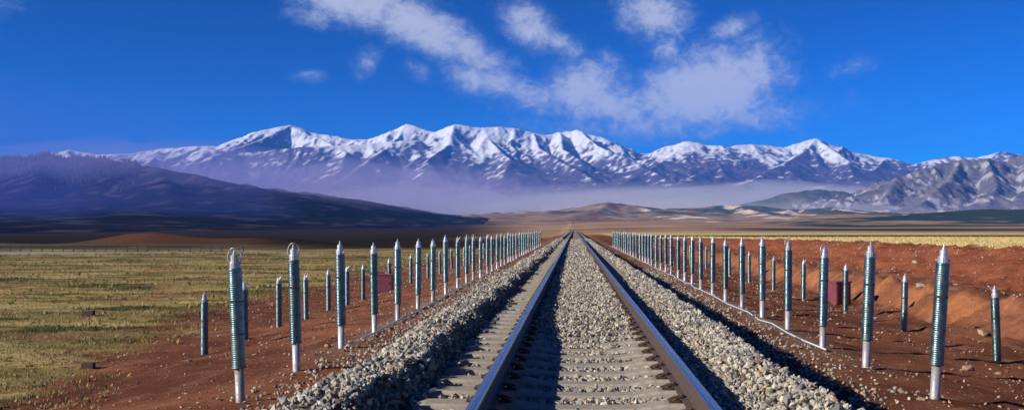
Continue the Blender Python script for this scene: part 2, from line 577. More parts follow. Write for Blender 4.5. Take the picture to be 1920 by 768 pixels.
# -- the snow range, about 8 km off
SKY = [(-260, 300), (-120, 292), (0, 296), (85, 290), (125, 281), (185, 291), (250, 288), (300, 279), (370, 275), (410, 273), (470, 250), (545, 234),
       (590, 250), (660, 263), (690, 262), (725, 250), (762, 233), (800, 243), (818, 246), (855, 230), (900, 238), (960, 240), (1000, 248),
       (1022, 255), (1050, 247), (1090, 246), (1130, 258), (1165, 275), (1198, 294), (1215, 288), (1250, 275), (1290, 266), (1330, 272),
       (1365, 276), (1412, 271), (1470, 276), (1530, 260), (1570, 276), (1610, 289), (1660, 296), (1715, 312), (1760, 296), (1800, 293),
       (1840, 298), (1880, 284), (1920, 290), (2000, 280), (2120, 300)]
crest = [P(x, y - 1, 8000 + 160 * math.sin(x * 0.013)) for x, y in SKY]
SPURS = [
    [(545, 234, 7950), (610, 262, 7600), (650, 285, 7200), (640, 318, 6500)],
    [(545, 234, 7950), (470, 268, 7500), (400, 292, 7000)],
    [(380, 277, 7400), (455, 287, 7250), (560, 276, 7300), (690, 268, 7400), (790, 262, 7500)],
    [(762, 233, 8000), (735, 268, 7500), (700, 295, 7000), (660, 325, 6400)],
    [(855, 230, 8000), (842, 268, 7500), (800, 300, 7000), (830, 335, 6300)],
    [(900, 238, 8000), (930, 275, 7500), (960, 300, 7000), (940, 335, 6300)],
    [(1000, 248, 8000), (1010, 276, 7600), (1060, 306, 7100), (1120, 338, 6400)],
    [(1090, 246, 8000), (1120, 272, 7650), (1185, 300, 7200), (1250, 335, 6600)],
    [(1050, 247, 8000), (1055, 280, 7550), (1090, 300, 7200)],
    [(1290, 266, 8000), (1250, 298, 7500), (1195, 330, 6800), (1150, 350, 6200)],
    [(1290, 266, 8000), (1345, 300, 7450), (1360, 330, 6800)],
    [(1412, 271, 8000), (1390, 296, 7600), (1330, 318, 7050), (1270, 345, 6400)],
    [(1412, 271, 8000), (1460, 305, 7400), (1500, 335, 6700)],
    [(1530, 260, 8000), (1500, 290, 7550), (1440, 322, 6950), (1390, 348, 6200)],
    [(1530, 260, 8000), (1590, 300, 7450), (1600, 330, 6800)],
    [(1660, 296, 8000), (1640, 318, 7300), (1560, 345, 6500)],
    [(125, 281, 8000), (140, 305, 7300)], [(300, 279, 8000), (280, 306, 7300)],
]
RID = [(crest, 720)] + [([P(*p) for p in s], 420) for s in SPURS]


def base_range(X, Y):
    return np.interp(Y, [5000, 5800, 7000, 8000, 9400], [14, 105, 235, 340, 300]) + 26 * fbm(X / 900, Y / 700, 4, 3)


def noise_range(X, Y, Z, D, B):
    h = np.maximum(Z - B, 0) / 300
    wx = X + 90 * fbm(X / 500, Y / 500, 3, 15)
    gul = ridged(wx / 210, Y / 620, 5, 11, .55) - .55
    big = ridged(wx / 620, Y / 900, 4, 12, .5) - .5
    k = 1 - np.exp(-D / 140)
    return (gul * 70 * h + big * 75 * (h * .8 + .22)) * (.10 + .90 * k) + 9 * fbm(X / 70, Y / 90, 4, 14) * (.35 + .65 * k)


def col_range(X, Y, Z, D, gx_, gy_):
    slope = np.hypot(gx_, gy_)
    n = fbm(X / 260, Y / 300, 5, 41, .6)
    fine = fbm(X / 45, Y / 60, 3, 42)
    streak = ridged((X + 120 * fbm(X / 600, Y / 600, 2, 47)) / 260, Y / 130, 4, 43)
    line = 515 + 120 * n
    s = sstep(Z + 70 * fine - 260 * np.maximum(slope - .55, 0) - 95 * np.clip(gx_ * -1.0, -.6, .9) * 1.0, line - 30, line + 75)
    # patches and drifts of old snow lower down
    drift = sstep(streak + .35 * n + .25 * fine + .45 * np.clip(gx_, -1, .6), .90, 1.04) * sstep(Z, 190, 330)
    s = np.clip(np.maximum(s, drift * .9), 0, 1)[..., None]
    rock = lerp(c3(.070, .052, .100), c3(.115, .085, .135), np.clip(.5 + n, 0, 1)[..., None])
    rock = lerp(rock, c3(.17, .13, .125), np.clip(fine * 1.2, 0, .7)[..., None])
    return lerp(rock, c3(.80, .82, .86), s)


terrain('snow_mountains', np.arange(-5600, 4500, 11.0), np.concatenate([np.arange(5000, 6600, 22.0), np.arange(6600, 8300, 13.0), np.arange(8300, 9500, 60.0)]),
        RID, base_range, noise_range, col_range, M_snow)

# -- dark wooded hillside on the left, cloud shade also put into its colour
LH = [P(-420, 270, 2500), P(-200, 288, 2350), P(0, 296, 2200), P(90, 291, 2150), P(200, 299, 2050), P(300, 316, 1900), P(400, 336, 1700), P(560, 370, 1500), P(700, 400, 1300), P(800, 424, 1200), P(870, 440, 1150), P(940, 452, 1100)]
LHS = [[(90, 291, 2150), (60, 350, 1600), (-10, 400, 1150)], [(300, 316, 1900), (330, 372, 1350), (300, 420, 1000)],
       [(-60, 292, 2250), (-150, 350, 1600), (-260, 400, 1100)], [(560, 370, 1500), (540, 402, 1150), (470, 430, 900)]]


def base_left(X, Y):
    return ground_z(X, Y, False) - 1.5


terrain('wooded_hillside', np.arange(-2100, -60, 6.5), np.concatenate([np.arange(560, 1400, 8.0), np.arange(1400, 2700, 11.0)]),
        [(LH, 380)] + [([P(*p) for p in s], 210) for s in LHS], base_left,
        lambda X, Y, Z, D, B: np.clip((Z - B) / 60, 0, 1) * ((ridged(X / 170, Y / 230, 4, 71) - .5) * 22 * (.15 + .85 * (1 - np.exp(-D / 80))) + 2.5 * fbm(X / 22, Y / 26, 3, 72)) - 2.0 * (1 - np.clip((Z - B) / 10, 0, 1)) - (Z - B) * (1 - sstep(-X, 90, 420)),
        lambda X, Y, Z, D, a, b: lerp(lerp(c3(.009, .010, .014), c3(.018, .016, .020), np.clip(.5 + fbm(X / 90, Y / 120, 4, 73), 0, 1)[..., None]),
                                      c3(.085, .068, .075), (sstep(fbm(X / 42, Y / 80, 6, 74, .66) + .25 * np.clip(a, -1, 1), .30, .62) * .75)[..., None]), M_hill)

# -- pale rolling hills in the middle distance
MH = [P(760, 436, 1900), P(880, 424, 2000), P(960, 408, 2100), P(1040, 398, 2250), P(1100, 386, 2400), P(1142, 379, 2400), P(1190, 384, 2450), P(1240, 392, 2500), P(1310, 388, 2550), P(1385, 383, 2600), P(1440, 388, 2600), P(1500, 393, 2600), P(1560, 388, 2550), P(1640, 400, 2400), P(1760, 404, 2400), P(1900, 396, 2500), P(2100, 392, 2500)]
MHS = [[(1142, 379, 2400), (1120, 396, 2050), (1050, 410, 1750)], [(1240, 392, 2500), (1260, 404, 2100), (1300, 411, 1800)], [(1385, 383, 2600), (1420, 398, 2200), (1460, 408, 1850)],
       [(1560, 388, 2550), (1590, 402, 2150)], [(1040, 398, 2250), (960, 414, 1800), (900, 422, 1500)]]
terrain('rolling_hills', np.arange(-420, 1500, 6.0), np.arange(1350, 2900, 10.0),
        [(MH, 260)] + [([P(*p) for p in s], 120) for s in MHS], lambda X, Y: ground_z(X, Y, False) - 2.5,
        lambda X, Y, Z, D, B: np.clip((Z - B) / 20, 0, 1) * ((ridged(X / 120, Y / 260, 3, 81) - .5) * 17 * (.2 + .8 * (1 - np.exp(-D / 60))) + .5 * fbm(X / 20, Y / 30, 3, 82)) - 1.5 * (1 - np.clip((Z - B) / 6, 0, 1)) - (Z - B) * (1 - sstep(X, -410, -250)),
        lambda X, Y, Z, D, a, b: lerp(lerp(lerp(c3(.25, .15, .11), c3(.36, .27, .18), np.clip(.5 + fbm(X / 160, Y / 200, 3, 83) * 1.2, 0, 1)[..., None]),
                                           c3(.050, .085, .080), (sstep(fbm(X / 190, Y / 260, 4, 84) + sstep(X, -60, 220) * .45, .05, .4) * sstep(Z, 22, 38) * .9)[..., None]),  # teal patches paint the cloud shade on these slopes
                                      c3(.78, .64, .50), (sstep(fbm(X / 90, Y / 150, 4, 85), .16, .42) * sstep(X, 20, 150) * .85)[..., None]), M_hill)  # cream patches paint the sunlit spots

# -- rise at the right edge, cloud shadow painted dark teal over tan
RH = [P(1420, 412, 1250), P(1520, 405, 1300), P(1600, 402, 1300), P(1690, 403, 1300), P(1790, 394, 1350), P(1860, 391, 1350), P(1920, 392, 1350), P(2050, 384, 1400), P(2250, 380, 1400)]
terrain('shade_tinted_rise', np.arange(180, 1250, 5.0), np.arange(860, 1650, 8.0), [(RH, 130)], lambda X, Y: ground_z(X, Y, False) - 2.0,
        lambda X, Y, Z, D, B: np.clip((Z - B) / 12, 0, 1) * (ridged(X / 90, Y / 150, 3, 91) - .5) * 3 * (.3 + .7 * (1 - np.exp(-D / 40))) - 1.2 * (1 - np.clip((Z - B) / 5, 0, 1)) - (Z - B) * (1 - sstep(X, 190, 290)),
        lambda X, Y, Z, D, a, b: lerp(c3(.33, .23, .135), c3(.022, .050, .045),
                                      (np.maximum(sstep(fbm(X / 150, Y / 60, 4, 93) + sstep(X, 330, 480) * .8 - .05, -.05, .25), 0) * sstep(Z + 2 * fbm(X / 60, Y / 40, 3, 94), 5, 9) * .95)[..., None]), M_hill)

# -- rocky grey mountain behind it
KM = [P(1590, 392, 4000), P(1630, 360, 4050), P(1680, 333, 4100), P(1725, 318, 4150), P(1770, 306, 4200), P(1800, 299, 4200), P(1850, 297, 4200), P(1885, 301, 4250), P(1925, 286, 4300), P(2010, 262, 4400), P(2150, 270, 4400), P(2400, 300, 4500)]
KMS = [[(1800, 299, 4200), (1780, 340, 3850), (1730, 378, 3500)], [(1850, 297, 4200), (1870, 345, 3800), (1850, 385, 3450)], [(1925, 286, 4300), (1945, 345, 3750), (1920, 385, 3400)],
       [(1680, 333, 4100), (1670, 360, 3850), (1640, 390, 3600)], [(2010, 262, 4400), (2030, 330, 3800), (1990, 380, 3400)]]
terrain('rocky_mountain', np.arange(780, 2700, 7.0), np.arange(3150, 5000, 12.0), [(KM, 330)] + [([P(*p) for p in s], 170) for s in KMS],
        lambda X, Y: ground_z(X, Y, False) - 4,
        lambda X, Y, Z, D, B: np.clip((Z - B) / 60, 0, 1) * ((ridged((X + 40 * fbm(X / 200, Y / 200, 2, 5)) / 130, Y / 190, 5, 95, .6) - .55) * 62 * (.16 + .84 * (1 - np.exp(-D / 90))) + 7 * fbm(X / 35, Y / 40, 3, 96)),
        lambda X, Y, Z, D, a, b: lerp(lerp(c3(.11, .098, .11), c3(.19, .165, .16), np.clip(.5 + fbm(X / 120, Y / 150, 4, 97), 0, 1)[..., None]),
                                      c3(.50, .48, .48), (sstep(fbm(X / 95, Y / 130, 5, 98, .62) + .22 * np.clip(a, -1, 1), .30, .60) * .8)[..., None]), M_snow)

# -- hazy green-grey hill between
FH = [P(1360, 402, 4200), P(1420, 380, 4300), P(1470, 362, 4300), P(1530, 353, 4300), P(1580, 358, 4250), P(1640, 380, 4150), P(1720, 396, 4100)]
terrain('hazy_hill', np.arange(350, 1700, 9.0), np.arange(3300, 4900, 14.0), [(FH, 300)], lambda X, Y: ground_z(X, Y, False) - 4,
        lambda X, Y, Z, D, B: np.clip((Z - B) / 40, 0, 1) * ((ridged(X / 190, Y / 300, 4, 99) - .5) * 26 * (.2 + .8 * (1 - np.exp(-D / 90))) + 3 * fbm(X / 25, Y / 30, 3, 89)),
        lambda X, Y, Z, D, a, b: lerp(c3(.075, .085, .080), c3(.15, .14, .12), np.clip(.5 + fbm(X / 120, Y / 160, 4, 90) * 1.3, 0, 1)[..., None]), M_hill)

# conifer wood along the crest of the left hillside (far-off, reads as one mass)
NT_ = 2600
tt = rng.random(NT_)
cxp = rng.uniform(-60, 260, NT_)
cy0 = np.interp(cxp, [-200, 0, 90, 200, 300], [2350, 2200, 2150, 2050, 1900])
cY = cy0 - np.abs(rng.normal(0, 1, NT_)) * 170 + 20
cX = (cxp - 1077) / 1920 * cY
keep = fbm(cX / 120, cY / 90, 3, 200) > -.15
cX, cY = cX[keep], cY[keep]
dg = bpy.context.evaluated_depsgraph_get()
hobj = bpy.data.objects['wooded_hillside']
from mathutils.bvhtree import BVHTree
hv = np.empty(len(hobj.data.vertices) * 3, np.float32)
hobj.data.vertices.foreach_get('co', hv)
hv = hv.reshape(-1, 3)
_ny = len(np.concatenate([np.arange(560, 1400, 8.0), np.arange(1400, 2700, 11.0)]))
_nx = len(hv) // _ny
_hx, _hy, _hz = hv[:_nx, 0], hv[::_nx, 1], hv[:, 2].reshape(_ny, _nx)


def hill_z(x, y):
    i = np.clip(np.searchsorted(_hx, x) - 1, 0, _nx - 2)
    j = np.clip(np.searchsorted(_hy, y) - 1, 0, _ny - 2)
    u = (x - _hx[i]) / (_hx[i + 1] - _hx[i])
    v = (y - _hy[j]) / (_hy[j + 1] - _hy[j])
    return _hz[j, i] * (1 - u) * (1 - v) + _hz[j, i + 1] * u * (1 - v) + _hz[j + 1, i] * (1 - u) * v + _hz[j + 1, i + 1] * u * v


cZ = hill_z(cX, cY)
n = len(cX)
hh = rng.uniform(5, 11, n)
ang = np.arange(5) * 2 * math.pi / 5
cv = np.zeros((n, 6, 3))
cv[:, :5, 0] = cX[:, None] + np.cos(ang) * hh[:, None] * .22
cv[:, :5, 1] = cY[:, None] + np.sin(ang) * hh[:, None] * .22
cv[:, :5, 2] = cZ[:, None] - 0.5
cv[:, 5] = np.stack([cX, cY, cZ + hh], 1)
fb = np.array([[i, (i + 1) % 5, 5] for i in range(5)])
fcs = (fb[None] + (np.arange(n) * 6)[:, None, None]).reshape(-1, 3)
mesh_obj('conifer_wood', tri_mesh('conifer_wood', cv.reshape(-1, 3), fcs, M_conifer), kind='stuff',
         label='dark conifer wood along the crest of the left hillside', category='wood')


# ------------------------------------------------------------------ ballast
def ballast_z(u, Y):
    """height of the ballast surface, u measured from the track centre"""
    u, Y = np.broadcast_arrays(np.asarray(u, float), np.asarray(Y, float))
    fl = sstep(Y, 10.5, 15)
    mid = lerp(0.585, 0.655, fl)
    lcrib = 0.600
    rcrib = np.interp(Y, [0, 22, 27, 95, 105], [0.665, 0.665, 0.605, 0.605, 0.665])
    wv = 0.10 * fbm(Y * 0.5, Y * 0 + 8.8, 3, 301) + 0.10 * fbm(Y * .12, Y * 0 + 2, 2, 302)
    ridge = np.interp(Y, [0, 30, 70], [0.80, 0.78, .74])
    zl = np.where(-u < 1.36, lcrib, 0)
    sh = wv
    q = -u + sh
    zl2 = np.interp(q, [1.36, 1.39, 1.56, 1.88, 3.12, 3.4], [0.0, 0.10, 1.0, 1.0, 0.0, -.06])
    rise = np.where(q < 1.6, lcrib - .06 + (ridge - lcrib + .06) * zl2, ridge * zl2)
    zl = np.where(-u < 1.36, lcrib, rise)
    qr = u + .7 * sh
    sr = np.interp(Y, [0, 40, 90], [0.75, 0.72, .68])
    zr = np.interp(qr, [1.3, 1.44, 1.64, 2.42, 3.3], [0, 1, 1, 0.03, -.06])
    zr = np.where(qr < 1.63, rcrib + (sr - rcrib) * zr, sr * zr)
    zr = np.where(u < 1.3, rcrib, zr)
    z = np.where(np.abs(u) < 0.70, mid, np.where(u < 0, zl, zr))
    return z * 1.11


by = np.concatenate([np.linspace(-20, 4, 12), np.arange(4.2, 30, 0.12), spaced(30, 540, 0.14, 1.02)])
bu = np.linspace(-3.4, 3.4, 72)
BU, BY = np.meshgrid(bu, by)
BZ = ballast_z(BU, BY) - 0.03 + 0.012 * fbm(BU * 8, BY * 8, 2, 8) * (BY < 40)
BZ = BZ + np.interp(BY, [0, 34, 60], [0, 0, .02])
bn = fbm(BU * 9, BY * 9, 3, 303)
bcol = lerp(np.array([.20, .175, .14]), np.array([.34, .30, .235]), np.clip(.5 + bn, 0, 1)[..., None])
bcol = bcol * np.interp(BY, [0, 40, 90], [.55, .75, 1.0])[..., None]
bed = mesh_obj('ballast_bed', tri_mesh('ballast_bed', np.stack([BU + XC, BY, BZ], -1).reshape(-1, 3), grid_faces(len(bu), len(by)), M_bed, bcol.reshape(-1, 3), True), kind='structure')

ICO_V = []
_p = (1 + 5 ** .5) / 2
for a in (-1, 1):
    for b in (-_p, _p):
        ICO_V += [(0, a, b), (a, b, 0), (b, 0, a)]
ICO_V = np.array(ICO_V) / math.sqrt(1 + _p * _p)
_bm = bmesh.new()
for v in ICO_V:
    _bm.verts.new(v)
bmesh.ops.convex_hull(_bm, input=_bm.verts)
_bm.verts.index_update()
ICO_V = np.array([v.co[:] for v in _bm.verts])
ICO_F = np.array([[v.index for v in f.verts] for f in _bm.faces])
_bm.free()
OCT_V = np.array([(1, 0, 0), (-1, 0, 0), (0, 1, 0), (0, -1, 0), (0, 0, 1), (0, 0, -1)], float)
OCT_F = np.array([(0, 2, 4), (2, 1, 4), (1, 3, 4), (3, 0, 4), (2, 0, 5), (1, 2, 5), (3, 1, 5), (0, 3, 5)])


def rand_rot(n):
    q = rng.normal(size=(n, 4))
    q /= np.linalg.norm(q, axis=1, keepdims=True)
    w, x, y, z = q.T
    return np.stack([np.stack([1 - 2 * (y * y + z * z), 2 * (x * y - z * w), 2 * (x * z + y * w)], -1),
                     np.stack([2 * (x * y + z * w), 1 - 2 * (x * x + z * z), 2 * (y * z - x * w)], -1),
                     np.stack([2 * (x * z - y * w), 2 * (y * z + x * w), 1 - 2 * (x * x + y * y)], -1)], 1)


def stone_cols(n, dull=1.0):
    pal = np.array([(.47, .425, .33), (.42, .365, .265), (.33, .30, .25), (.55, .50, .40), (.26, .245, .225), (.37, .24, .135), (.29, .165, .115), (.16, .15, .145), (.42, .36, .22)])
    w = np.array([.21, .18, .17, .10, .13, .055, .04, .085, .04])
    c = pal[rng.choice(len(pal), n, p=w / w.sum())]
    return np.clip(c * np.array([.93, .97, 1.03]) * rng.uniform(.75, 1.2, (n, 1)) * dull, 0, 1)


def stones(pos, size, V, F, flat=0.62):
    """pos (n,3), size (n,) -> verts, faces of n rough stones"""
    n = len(pos)
    v = np.broadcast_to(V, (n, *V.shape)).copy()
    v *= 1 + rng.uniform(-.36, .30, (n, len(V), 1))
    sc = np.stack([rng.uniform(.85, 1.45, n), rng.uniform(.65, 1.05, n), rng.uniform(flat * .7, flat * 1.3, n)], 1)
    v *= sc[:, None, :] * size[:, None, None]
    R = rand_rot(n)
    v = np.einsum('nij,nkj->nki', R, v)
    v += pos[:, None, :]
    f = (F[None] + (np.arange(n) * len(V))[:, None, None]).reshape(-1, 3)
    return v.reshape(-1, 3), f


SP = 0.60            # sleeper spacing
SY0 = 4.62


def on_sleeper(Y, half=0.135):
    ph = (Y - SY0 + SP / 2) % SP - SP / 2
    return np.abs(ph) < half


def rail_clear(u):
    return np.minimum(np.abs(u - .75), np.abs(u + .75)) > 0.085


def scatter(y0, y1, dens):
    n = int((y1 - y0) * 6.7 * dens)
    u = rng.uniform(-3.38, 3.32, n)
    Y = rng.uniform(y0, y1, n)
    # thin out beyond the toe
    toe = np.maximum(np.clip((-u - 2.9) / .5, 0, 1), np.clip((u - 2.35) / .6, 0, 1))
    keep = rng.random(n) > toe * .8
    s = on_sleeper(Y)
    left_end = (u < -.70) & (u > -1.33) & s & (Y < 75)
    mid = (np.abs(u) <= .70) & s & (rng.random(n) < np.interp(Y, [10.5, 14.5], [.985, .0]))
    stray = rng.random(n) < .03
    right_end = (u > .7) & (u < 1.33) & (s | (rng.random(n) < .75)) & (Y > 27) & (Y < 98)
    keep &= ~((left_end & ~stray) | mid | (right_end & ~stray))
    # far left ends: a dusty, nearly closed strip
    fl = (u < -.8) & (u > -1.33) & (rng.random(n) < np.interp(Y, [12, 26], [0.15, .85])) & (Y < 75)
    keep &= ~fl
    keep &= rail_clear(u)
    return u[keep], Y[keep]


vs, fs, cs, off = [], [], [], 0
for (y0, y1, dens, sz, V, F) in [(4.0, 6.6, 220, .032, OCT_V, OCT_F), (6.6, 12.0, 900, .0215, ICO_V, ICO_F), (12.0, 24, 580, .0265, OCT_V, OCT_F), (24, 45, 225, .038, OCT_V, OCT_F), (45, 120, 72, .055, OCT_V, OCT_F)]:
    u, Y = scatter(y0, y1, dens)
    n = len(u)
    size = sz * (.45 + 1.15 * rng.random(n) ** 1.5)
    z = ballast_z(u, Y) + rng.uniform(-.026, .020, n) * (sz / .0255)
    big = rng.random(n) < .04
    size = np.where(big, size * 1.35, size)
    v, f = stones(np.stack([u + XC, Y, z], 1), size, V, F)
    vs.append(v)
    fs.append(f + off)
    off += len(v)
    cs.append(np.repeat(stone_cols(n), len(V), axis=0))
n = 5200
u = np.where(rng.random(n) < .5, -3.0 - .55 * np.abs(rng.normal(0, 1, n)), 2.75 + .6 * np.abs(rng.normal(0, 1, n)))
Y = 8 + 42 * rng.random(n) ** 1.5
sz = .022 * rng.uniform(.5, 1.4, n) * np.interp(Y, [8, 50], [1, 1.7])
v, f = stones(np.stack([u + XC, Y, np.maximum(ground_z(u + XC, Y), ballast_z(u, Y)) + sz * .25], 1), sz, ICO_V, ICO_F)
vs.append(v)
fs.append(f + off)
off += len(v)
cs.append(np.repeat(stone_cols(n, .9), len(ICO_V), axis=0))
mesh_obj('ballast_stones', tri_mesh('ballast_stones', np.concatenate(vs), np.concatenate(fs), M_stone, np.concatenate(cs)), bed, kind='stuff')

# the largest stones in view, one by one
protos = []
for k in range(10):
    v, f = stones(np.zeros((1, 3)), np.array([1.0]), ICO_V, ICO_F, .7)
    cc = stone_cols(1)
    protos.append(tri_mesh('stone', v, f, M_stone, np.repeat(cc, len(v), axis=0)))
cnt = 0
while cnt < 300:
    u = random.uniform(-3.0, 2.9)
    Y = random.uniform(7.2, 10.6)
    x = u + XC
    if on_sleeper(np.array([Y]), .16)[0] and -1.36 < u < .8 and random.random() < .96:
        continue
    if not rail_clear(u) or abs(abs(u) - .75) < .12:
        continue
    px = 1077 + 1920 * x / Y
    if not (-20 < px < 1940):
        continue
    s = random.uniform(.026, .038)
    o = bpy.data.objects.new('stone', protos[cnt % 10])
    link(o, bed)
    o.location = (x, Y, float(ballast_z(u, Y)) + s * .28)
    o.rotation_euler = (random.uniform(-.5, .5), random.uniform(-.5, .5), random.uniform(0, 6.28))
    o.scale = (s, s, s * random.uniform(.7, 1.0))
    cnt += 1

# ------------------------------------------------------------------ track
track = link(bpy.data.objects.new('railway_track', None))
track.location = (XC, 0, 0)
track['label'] = 'straight single railway track of two steel rails on concrete sleepers'
track['category'] = 'railway track'

prof = [(-.075, 0), (.075, 0), (.075, .010), (.030, .022), (.0095, .040), (.0085, .118), (.013, .128), (.0345, .137), (.0365, .142),
        (.0365, .160), (.034, .169), (.027, .1745), (.012, .176), (-.012, .176), (-.027, .1745), (-.034, .169), (-.0365, .160), (-.0365, .142),
        (-.0345, .137), (-.013, .128), (-.0085, .118), (-.0095, .040), (-.030, .022), (-.075, .010)]
ry = np.concatenate([np.arange(-20, 60, 2.0), spaced(60, 525, 2, 1.1)])
for sx in (-.75, .75):
    bm = bmesh.new()
    rings = [[bm.verts.new((x, y, z)) for x, z in prof] for y in ry]
    m = len(prof)
    for a, b in zip(rings[:-1], rings[1:]):
        for i in range(m):
            j = (i + 1) % m
            f = bm.faces.new((a[i], a[j], b[j], b[i]))
            f.material_index = 0 if 8 <= i <= 15 else 1
    bm.faces.new(rings[0][::-1]).material_index = 1
    bm.faces.new(rings[-1]).material_index = 1
    rme = bm_mesh('rail', bm, [M_rail_top, M_rail_side])
    for pf in rme.polygons:
        pf.use_smooth = pf.material_index == 0
    o = mesh_obj('rail', rme, track)
    o.location = (sx, 0, RAIL_TOP - .176)

# sleeper: waisted concrete beam with a shallow lifting recess near each end
bm = bmesh.new()
sec = [(-1.30, .150, .100, .215), (-1.22, .150, .110, .232), (-.98, .150, .112, .232), (-.55, .142, .105, .228), (-.35, .135, .095, .196), (0, .13, .090, .188),
       (.35, .135, .095, .196), (.55, .142, .105, .228), (.98, .150, .112, .232), (1.22, .150, .110, .232), (1.30, .150, .100, .215)]
rings = []
for (x, wb, wt, h) in sec:
    rings.append([bm.verts.new(p) for p in [(x, -wb, 0), (x, wb, 0), (x, wt + .012, h - .02), (x, wt, h), (x, -wt, h), (x, -wt - .012, h - .02)]])
for a, b in zip(rings[:-1], rings[1:]):
    for i in range(6):
        j = (i + 1) % 6
        bm.faces.new((a[i], b[i], b[j], a[j]))
bm.faces.new(rings[0])
bm.faces.new(rings[-1][::-1])
bm.normal_update()
SL_ME = bm_mesh('sleeper', bm, M_sleeper)
# raised end lug casting the small square shadow seen on each sleeper end
bm = bmesh.new()
add_box(bm, 0, 0, .011, .13, .075, .022, bevel=.006)
PAD_ME = bm_mesh('recess_cover', bm, M_dark)
bm = bmesh.new()
add_tube(bm, [(-.055, -.045, .012), (-.02, -.052, .03), (.03, -.04, .045), (.045, 0, .05), (.03, .04, .045), (-.02, .052, .03), (-.055, .045, .012)], .010, 6)
add_box(bm, -.02, 0, .012, .09, .12, .024, bevel=.005)
CLIP_ME = bm_mesh('clip', bm, M_clip)
ns = 190
for i in range(ns):
    y = SY0 + (i - 12) * SP
    s = mesh_obj('sleeper', SL_ME, track)
    s.location = (0, y + random.uniform(-.012, .012), SLP_TOP - .232)
    s.rotation_euler = (0, random.uniform(-.003, .003), random.uniform(-.006, .006))
    if 5.5 < y < 38:
        for rx in (-.75, .75):
            for sd in (-1, 1):
                c = bpy.data.objects.new('clip', CLIP_ME)
                link(c, s)
                c.location = (rx + sd * .105, 0, .226)
                c.rotation_euler = (0, 0, 0 if sd < 0 else math.pi)

# ------------------------------------------------------------------ cooling posts
def lathe_me(name, prof, mat, seg=14, smooth=True):
    bm = bmesh.new()
    add_lathe(bm, prof, seg)
    me = bm_mesh(name, bm, mat, smooth)
    return me


PIPE_ME = lathe_me('lower_pipe', [(.054, -.6), (.054, .44)], M_pipe, 16, True)
spr = [(.060, .385), (.086, .387), (.086, .400)]
for k in range(46):
    z0 = .402 + k * .0248
    spr += [(.0778, z0), (.0776, z0 + .010), (.0796, z0 + .0125), (.0800, z0 + .018), (.0788, z0 + .0225)]
spr += [(.079, 1.548), (.079, 1.556), (.052, 1.558)]
SLEEVE_ME = lathe_me('fin_sleeve', spr, M_sleeve, 20, True)
SEAM_ME = lathe_me('seam_ring', [(.080, 0), (.0845, .002), (.0845, .014), (.080, .016)], M_dark, 16, False)
CAP_ME = lathe_me('cap', [(.052, 1.55), (.060, 1.556), (.060, 1.622), (.058, 1.630), (.046, 1.634), (.044, 1.70), (.036, 1.712)], M_cap, 14, False)
TIP_ME = lathe_me('tip', [(.020, 1.708), (.020, 1.735), (.011, 1.742), (.009, 1.772), (.004, 1.778)], M_cap, 8, False)
bm = bmesh.new()
pts = [(-.064, 0, 1.60)] + [(-.082 * math.cos(t), .012 * math.sin(3 * t), 1.66 + .135 * math.sin(t) ** .8 if 0 < t < math.pi else 1.66) for t in np.linspace(.02, math.pi - .02, 13)] + [(.064, 0, 1.60)]
add_tube(bm, pts, .0065, 5)
LOOP_ME = bm_mesh('wire_loop', bm, M_cap, True)
bm = bmesh.new()
add_tube(bm, [(.0, -.055, 1.60), (.03, -.062, 1.66), (.075, -.055, 1.74), (.115, -.05, 1.775)], [.010, .012, .011, .008], 6)
PRONG_ME = bm_mesh('prong', bm, M_cap, True)
bm = bmesh.new()
add_box(bm, 0, 0, 0, .035, .020, .024, bevel=.004)
LUG_ME = bm_mesh('lug', bm, M_cap)

ORD = 'first second third fourth fifth sixth seventh eighth ninth tenth eleventh twelfth thirteenth fourteenth fifteenth sixteenth seventeenth eighteenth nineteenth twentieth twenty-first twenty-second twenty-third twenty-fourth twenty-fifth twenty-sixth twenty-seventh twenty-eighth twenty-ninth thirtieth thirty-first thirty-second thirty-third thirty-fourth'.split()


def weather(m, dirt, lo, hi):
    t = NT(m.node_tree.nodes, m.node_tree.links)
    b = t.n['Principled BSDF']
    src = b.inputs['Base Color'].links[0].from_socket
    oi = t.n.new('ShaderNodeObjectInfo')
    tcx = t.n.new('ShaderNodeTexCoord')
    off = t.n.new('ShaderNodeVectorMath')
    off.operation = 'ADD'
    cb = t.n.new('ShaderNodeCombineXYZ')
    t.l.new(t.m('MULTIPLY', oi.outputs['Random'], 37.0), cb.inputs[0])
    t.l.new(tcx.outputs['Object'], off.inputs[0])
    t.l.new(cb.outputs[0], off.inputs[1])
    f, _ = t.noise(off.outputs[0], 6.5, 6, 0.7, 0.6)
    c = t.mix(t.m('MULTIPLY', t.smooth(f, lo, hi), 0.75), src, dirt)
    v = t.n.new('ShaderNodeVectorMath')
    v.operation = 'SCALE'
    t.l.new(c, v.inputs[0])
    t.l.new(t.m('ADD', t.m('MULTIPLY', oi.outputs['Random'], .5), .72), v.inputs['Scale'])
    t.l.new(v.outputs[0], b.inputs['Base Color'])
    t.l.new(t.m('ADD', t.m('MULTIPLY', t.smooth(f, lo - .1, hi), .35), b.inputs['Roughness'].default_value), b.inputs['Roughness'])


weather(M_sleeve, (.20, .15, .11), .50, .72)
weather(M_pipe, (.30, .19, .13), .50, .70)
weather(M_cap, (.35, .31, .27), .52, .72)


